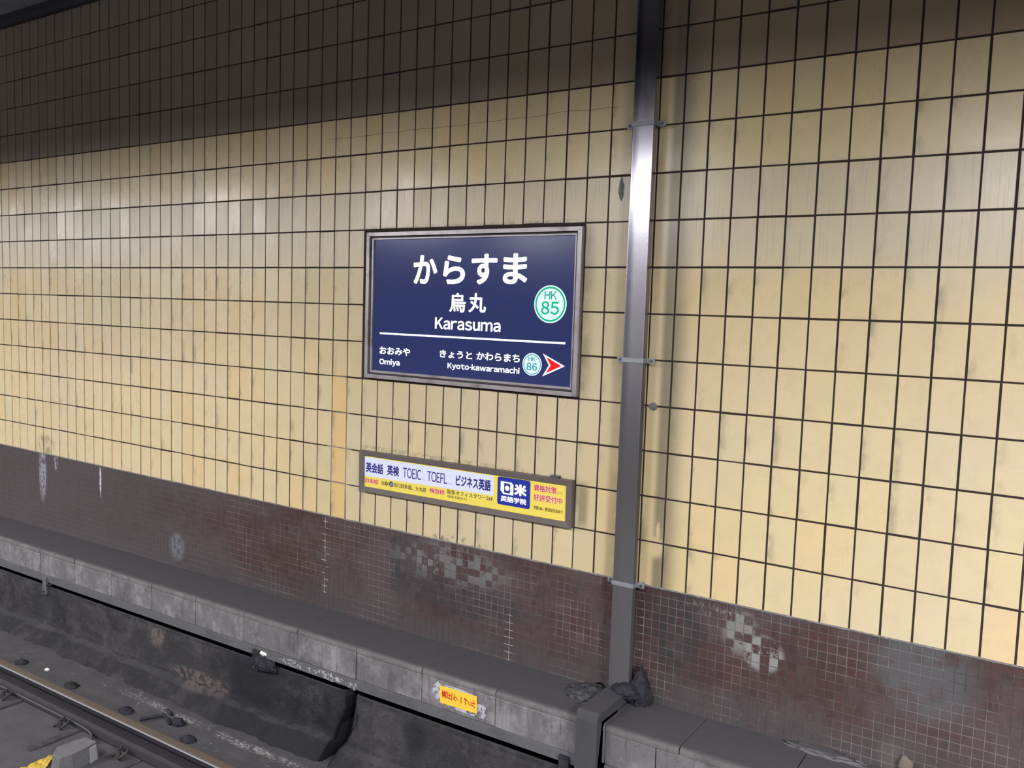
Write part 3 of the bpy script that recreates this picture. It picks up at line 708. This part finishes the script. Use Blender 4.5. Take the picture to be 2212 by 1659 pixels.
badge(-0.4205, -0.5240, 0.0620, '86', (-0.4453, -0.3979, -0.5077, -0.4820), (-0.4548, -0.3873, -0.5573, -0.5158), M['cyan'], M['cyan'], 0.075)
flat([(-0.3535, -0.4615), (-0.2150, -0.5218), (-0.3525, -0.5845), (-0.3135, -0.5218)], YS, 'arrow_outline', M['white'], sign)
flat([(-0.3335, -0.4775), (-0.2345, -0.5215), (-0.3325, -0.5675), (-0.3035, -0.5218)], YS - .0006, 'arrow', M['redlit'], sign)

# ------------------------------------------------------------------ advertising panel below the sign
AR = 0.008
ad = empty('advert_panel', (-0.89, 0.0, -1.258)); tag(ad, 'long low yellow and white language school advert in a brown frame', 'advert')
ad.rotation_euler = (0, -AR, 0)
def L(b4):                                        # world box -> box in the panel's own, very slightly turned, frame
    x0, x1, z0, z1 = b4; return (x0, x1, z0 - AR * (x1 + .89), z1 - AR * (x0 + .89))
frame(ad, -1.656, -0.130, -1.388, -1.130, 0.036, 0.036, 0.031, 0.031, -0.034, 0.004, M['adframe'], slope=0.004)
M['ady'] = plain('advert_yellow', (0.74, 0.60, 0.10), 0.35, emit=0.04); M['adw'] = plain('advert_white', (0.62, 0.65, 0.80), 0.35, emit=0.06)
M['adn'] = plain('advert_navy', (0.012, 0.010, 0.16), 0.4); M['adb'] = plain('advert_blue', (0.010, 0.022, 0.27), 0.4, emit=0.06)
M['adr'] = plain('advert_red', (0.55, 0.012, 0.05), 0.4); M['adk'] = plain('advert_black', (0.035, 0.028, 0.02), 0.5); M['adg'] = plain('advert_grey', (0.42, 0.44, 0.60), 0.4)
M['adhalo'] = plain('advert_halo', (0.80, 0.72, 0.62), 0.4, emit=0.06)
MB().box(-1.6195, -0.1665, -0.022, 0.004, -1.3565, -1.1615).build('panel', M['ady'], ad)
YA = -0.0226
flat([(-1.6195, -1.2905), (-0.638, -1.2815), (-0.638, -1.1690), (-1.6195, -1.1690)], YA, 'white_band', M['adw'], ad)
for s, bx, bd, mt, hl in (('英会話', (-1.6072, -1.4648, -1.2686, -1.2058), .030, 'adn', 0), ('英検', (-1.4321, -1.3362, -1.2651, -1.2021), .030, 'adn', 0),
                      ('TOEIC', (-1.3065, -1.1636, -1.2626, -1.2023), .004, 'adn', 0), ('TOEFL', (-1.1180, -0.9685, -1.2591, -1.1995), .004, 'adn', 0),
                      ('test', (-1.1579, -1.1315, -1.2626, -1.2515), 0, 'adg', 0), ('test', (-0.9590, -0.9333, -1.2605, -1.2485), 0, 'adg', 0),
                      ('ビジネス英語', (-0.9045, -0.6582, -1.2583, -1.1945), .030, 'adn', 0), ('四条校', (-1.6132, -1.5040, -1.3365, -1.3073), .022, 'adr', 1),
                      ('当駅', (-1.4789, -1.4188, -1.3341, -1.3079), .004, 'adk', 0), ('出口四条通、大丸前', (-1.3760, -1.1245, -1.3308, -1.3047), .004, 'adk', 0),
                      ('梅田校', (-1.0974, -0.9854, -1.3261, -1.2981), .022, 'adr', 1), ('阪急オフィスタワー26F', (-0.9664, -0.6408, -1.3120, -1.2880), .004, 'adk', 0),
                      ('（阪急百貨店上）', (-0.9653, -0.8223, -1.3359, -1.3215), 0, 'adk', 0), ('資格対策', (-0.3716, -0.2276, -1.2110, -1.1750), .020, 'adr', 1),
                      ('コース', (-0.2249, -0.1929, -1.2084, -1.1952), 0.004, 'adr', 0), ('好評受付中', (-0.3708, -0.1905, -1.2637, -1.2280), .020, 'adr', 1),
                      ('学割10%・教育給付金あり', (-0.3701, -0.1878, -1.3135, -1.2938), .006, 'adk', 0)):
    lettering(s, L(bx), YA - .0006, M[mt], ad, bd, halo=M['adhalo'] if hl else None)
for cx, cz in ((-1.155, -1.211), (-0.951, -1.206)): ring(cx, cz, 0.0025, 0.0042, YA - .0006, 'registered_mark', M['adg'], ad, 16)
disc(-1.3976, -1.3150, 0.0172, YA - .0005, 'exit_disc', M['adn'], ad, 28); lettering('19', (-1.4090, -1.3860, -1.3235, -1.3060), YA - .0010, M['adw'], ad, .01)
flat(rrect(-0.6115, -0.3945, -1.3235, -1.1660, 0.0125), YA - .0004, 'logo_ground', M['adb'], ad)
M['logow'] = plain('logo_white', (0.80, 0.82, 0.90), 0.4, emit=0.12)
x0, x1, z0, z1 = L((-0.5906, -0.5043, -1.2571, -1.1904)); z0 -= .002; z1 += .002
out = [(x0, z1), (x1 - .014, z1), (x1, z1 - .012), (x1, z0), (x0 + .020, z0), (x0, z0 + .018)]
inn = [(x0 + .024, z1 - .0085), (x1 - .026, z1 - .0085), (x1 - .0215, z1 - .013), (x1 - .0215, z0 + .0085), (x0 + .028, z0 + .0085), (x0 + .024, z0 + .013)]
ox, oy, oz = ad.location
me = bpy.data.meshes.new('logo_glyph'); me.from_pydata([(x - ox, YA - .001 - oy, z - oz) for x, z in out + inn], [], [(k, (k + 1) % 6, 6 + (k + 1) % 6, 6 + k) for k in range(6)]); link('logo_glyph', me, M['logow'], ad)
disc((x0 + .024 + x1 - .0215) / 2, (z0 + z1) / 2, 0.0150, YA - .001, 'logo_dot', M['logow'], ad, 28)
lettering('米', L((-0.4997, -0.4167, -1.2553, -1.1896)), YA - .001, M['logow'], ad, 0.060, name='logo_glyph')
lettering('英語学院', L((-0.5885, -0.4173, -1.3006, -1.2684)), YA - .001, M['logow'], ad, 0.034, name='logo_lettering')
# small black clip on the frame's top edge
MB().box(-0.268, -0.215, -0.030, -0.001, -1.132, -1.118, 0.002).build('clip', M['screw'], ad)

# ------------------------------------------------------------------ warning sticker on the trough
hv = empty('warning_sticker', (-0.596, -0.3615, -2.332)); tag(hv, 'yellow warning sticker with red sideways lettering on a trough block', 'sticker')
mm = Mat('sticker_yellow', 0.5); mm.color(mm.mix((0.86, 0.50, 0.045), (0.66, 0.37, 0.04), mm.noise(26, 4, 0.7).step(0.55, 0.75) * 0.6)); M['hvy'] = mm.m
me = MB().add([(x, y, z) for y in (-0.3612, -0.3624) for x, z in ((-0.7217, -2.2878), (-0.4735, -2.2815), (-0.4701, -2.3757), (-0.7190, -2.3838))],
              [(0, 1, 2, 3), (7, 6, 5, 4), (0, 4, 5, 1), (1, 5, 6, 2), (2, 6, 7, 3), (3, 7, 4, 0)]).build('sheet', M['hvy'], hv)
lettering('高圧ケーブル', (-0.7090, -0.4800, -2.3500, -2.3080), -0.3628, plain('sticker_red', (0.42, 0.025, 0.008), 0.5), hv, 0.026, rot=90)
mm = Mat('glue_residue', 0.8); mm.color(mm.mix((0.30, 0.30, 0.33), (0.45, 0.45, 0.50), mm.noise(30, 4))); al = mm.noise(32, 5, 0.75).step(0.40, 0.50); mm.nt.links.new(al.k, mm.b.inputs['Alpha']); M['glue'] = mm.m
for cx, cz, w_, h_, sd in ((-0.738, -2.325, 0.030, 0.040, 1), (-0.62, -2.281, 0.10, 0.0085, 2), (-0.44, -2.345, 0.028, 0.034, 3.4), (-0.45, -2.37, 0.030, 0.016, 5), (-0.56, -2.386, 0.11, 0.008, 6)):
    flake(cx, cz, w_, h_, sd, -0.3609, hv, M['glue'])

# ------------------------------------------------------------------ running rail and its fastenings
RY = -1.0180
def railprof():
    h = [(0, 0), (0.0635, 0), (0.0635, 0.011), (0.030, 0.022), (0.010, 0.036), (0.0075, 0.055), (0.0075, 0.095), (0.012, 0.108), (0.0315, 0.116), (0.0325, 0.122), (0.0325, 0.144), (0.029, 0.150), (0.020, 0.1525), (0, 0.153)]
    return [(RY + y, z - 2.910 + 0.001) for y, z in h[1:]] + [(RY - y, z - 2.910 + 0.001) for y, z in h[::-1][1:-1]] + [(RY - 0.0635, -2.909)]
mr = Mat('rail_steel', 0.5, 0.6, spec=0.15)
topm = mr.NZ.step(0.86, 0.97)
cc = mr.mix((0.115, 0.092, 0.072), (0.085, 0.070, 0.057), mr.noise(3, 4, 0.7, (0.4, 60, 1)))
body = mr.mix((0.018, 0.017, 0.020), (0.030, 0.028, 0.031), mr.noise(14, 4))
edge_ = (mr.Y + 1.049).abs().step(0.006, 0.001) * mr.NZ.step(0.05, 0.3)
on_head = (mr.Z - mr.X * TILT).gt(-2.78)
cc = mr.mix(body, cc, topm * on_head); cc = mr.mix(cc, (0.20, 0.20, 0.215), edge_ * on_head)
mr.color(cc); mr.rough(topm * on_head * -0.15 + 0.62); mt_ = topm * on_head * 0.1 + 0.05; mr.nt.links.new(mt_.k, mr.b.inputs['Metallic'])
rail = MB().prism_x(railprof(), WX0, WX1, tz).build('running_rail', mr.m); tag(rail, 'steel running rail with a worn tan head parallel to the tiled wall', 'rail')
def fastening(x, label):
    z = -2.910 + tz(x); f_ = empty('rail_fastening', (x, RY, z)); tag(f_, label, 'rail fastening', 'rail fastenings')
    p = MB().box(x - .075, x + .075, RY - .165, RY + .165, z - .02, z + .0005, 0.003); p.build('base_plate', M['steel_dark'], f_)
    for sy in (-1, 1):
        for dx in (-.032, .034):
            yb = RY + sy * 0.105
            pts = [(x + dx, yb + sy * .035, z + .008), (x + dx + .018, yb + sy * .02, z + .030), (x + dx + .020, yb - sy * .005, z + .040), (x + dx, yb - sy * .030, z + .036), (x + dx - .018, yb - sy * .035, z + .028)]
            MB().tube(pts, 0.0085, 6).build('clip', M['steel_dark'], f_, smooth=True)
        bt = MB().cyl((x, RY + sy * 0.118, z + .022), (0, 0, 1), 0.016, 0.034, 6); bt.cyl((x, RY + sy * 0.118, z + .046), (0, 0, 1), 0.009, 0.018, 8); bt.build('bolt', M['steel_dark'], f_)
    return f_
def fast_copy(src, x, label):
    z = -2.910 + tz(x); r = src.copy(); COL.objects.link(r); r.location = (x, RY, z); r['label'] = label
    for ch in list(src.children): c_ = ch.copy(); COL.objects.link(c_); c_.parent = r
    return r
f0 = fastening(-2.50, 'black bolted rail fastening nearest the grey box with the white plate')
for x, lb in ((-3.13, 'black bolted rail fastening where the thin cable leaves the rail'), (-3.83, 'black bolted rail fastening at the left edge of the photo'),
              (-4.50, 'black bolted rail fastening mostly hidden behind the far end of the rail'), (-1.85, 'rail fastening beyond the lower edge, beside the near end of the rail')):
    fast_copy(f0, x, lb)
# bolt stubs and dirt on the far side of the rail
for k, (x, y, lb) in enumerate(((-4.33, -0.765, 'small dark dirt lump beyond the rail, farthest left of four'), (-3.65, -0.77, 'small dark dirt lump beyond the rail, second from the left'),
                                (-3.00, -0.77, 'pointed dark dirt lump beyond the rail, between the round one and the bent hook'), (-2.345, -0.775, 'small dark dirt lump beyond the rail, nearest the camera'))):
    tag(clump('dirt_lump', x, y, -2.905 + tz(x), 0.060, 0.040, 0.030, 31 + k, M['soot'], sub=3, shape=spire), lb, 'dirt lump')
hk = empty('bent_hook', (-2.60, -0.68, -2.94)); tag(hk, 'black bent iron hook lying on the slab between the rail and the wall', 'hook')
z = -2.897 + tz(-2.6)
MB().tube([(-2.80, -0.80, z), (-2.74, -0.70, z + .004), (-2.72, -0.685, z + .008), (-2.66, -0.70, z + .006), (-2.60, -0.72, z)], 0.011, 6).build('hook_bar', M['soot'], hk, smooth=True)
clump('hook_head', -2.575, -0.680, z, 0.050, 0.035, 0.024, 40, M['soot'], hk, sub=3)
MB().tube([(-2.78, -0.615, z), (-2.70, -0.64, z)], 0.010, 6).build('hook_tail', M['soot'], hk, smooth=True)
# white pebble
tag(clump('pebble', -4.05, -0.72, -2.905 + tz(-4.05), 0.022, 0.016, 0.010, 50, plain('pebble_white', (0.6, 0.6, 0.6), 0.8), sub=2, amp=.2), 'single white pebble on the slab beyond the far end of the rail', 'pebble')
# thin cable along the rail foot
cz = lambda x, h: -2.910 + tz(x) + h
cb = empty('cable', (-3.5, -1.07, -2.9)); tag(cb, 'thin black cable lying along the rail foot and curving off to the box', 'cable')
pts = [(x, -1.070, cz(x, 0.020)) for x in (-13.8, -11, -9.0, -7, -6, -5, -4.4, -4.0, -3.6, -3.3, -3.12)] + [(-3.0, -1.075, cz(-3, 0.024)), (-2.90, -1.085, cz(-2.9, 0.026)), (-2.83, -1.105, cz(-2.83, 0.03)), (-2.78, -1.135, cz(-2.8, 0.03)), (-2.755, -1.17, cz(-2.8, 0.02)), (-2.74, -1.21, cz(-2.7, 0.012))]
MB().tube(pts, 0.0085, 8).build('sheath', M['cable'], cb, smooth=True)
# sleeper ends (raised concrete pads with grooves each side) on the near side of the rail
slp = []
for k, x in enumerate((-3.13, -2.50, -3.83, -4.50)):
    z = -2.910 + tz(x)
    o = MB().box(x + .100, x + .155, -1.40, -1.085, z - .03, z + .012, 0.006).build('sleeper', M['boxgrey'] if k < 0 else M['steel_dark'])
    tag(o, ('dark sleeper end under the fastening where the cable leaves the rail', 'dark sleeper end beside the grey box with the white plate', 'dark sleeper end at the left edge of the photo', 'dark sleeper end hidden far left behind the rail')[k], 'sleeper', 'sleeper ends on the near side of the rail')
# grey track box with plate
bx = empty('track_box', (-2.63, -1.29, -2.94)); tag(bx, 'low grey faceted box with a white plate standing on the slab near the rail', 'track box')
zb, zt = -2.945, -2.842
top = [(-2.702, -1.219), (-2.601, -1.210), (-2.584, -1.269), (-2.572, -1.372), (-2.585, -1.440), (-2.66, -1.440), (-2.72, -1.38), (-2.718, -1.30)]
bot = [(x + (x + 2.67) * .12, y + (y + 1.34) * .12) for x, y in top]; n_ = len(top)
MB().add([(x, y, zt) for x, y in top] + [(x, y, zb) for x, y in bot], [tuple(range(n_)), tuple(range(n_, 2 * n_))[::-1]] + [(k, (k + 1) % n_, n_ + (k + 1) % n_, n_ + k) for k in range(n_)]).build('housing', M['boxgrey'], bx, bevel=0.004)
MB().add([(-2.592, -1.222, -2.853), (-2.575, -1.270, -2.853), (-2.560, -1.275, -2.935), (-2.578, -1.222, -2.935), (-2.586, -1.222, -2.853), (-2.568, -1.270, -2.853), (-2.553, -1.275, -2.935), (-2.571, -1.222, -2.935)],
         [(0, 1, 2, 3), (7, 6, 5, 4), (0, 4, 5, 1), (1, 5, 6, 2), (2, 6, 7, 3), (3, 7, 4, 0)]).build('plate', M['plate'], bx)
# crumpled yellow sheet
def crumple(pts, n=14):
    (ax, ay), (bx_, by), (cx, cy) = pts; vs = []; idx = {}; fs = []
    for i in range(n + 1):
        for j in range(n + 1 - i):
            u, v = i / n, j / n; x = ax + (bx_ - ax) * u + (cx - ax) * v; y = ay + (by - ay) * u + (cy - ay) * v
            fold = 0.016 * abs(noise.noise((x * 16, y * 16, 3))) + 0.008 * abs(noise.noise((x * 45, y * 45, 8))); idx[(i, j)] = len(vs); vs.append((x, y, -2.940 + fold * 2.2))
    for i in range(n):
        for j in range(n - i):
            fs.append((idx[i, j], idx[i + 1, j], idx[i, j + 1]))
            if (i + 1, j + 1) in idx and i + j + 2 <= n: fs.append((idx[i + 1, j], idx[i + 1, j + 1], idx[i, j + 1]))
    o = MB().add(vs, fs).build('yellow_sheet', M['yellow']); m_ = o.modifiers.new('thick', 'SOLIDIFY'); m_.thickness = 0.0015
    return o
tag(crumple([(-2.825, -1.330), (-2.80, -1.60), (-2.66, -1.50)]), 'crumpled yellow sheet lying on the slab beside the grey box', 'sheet')
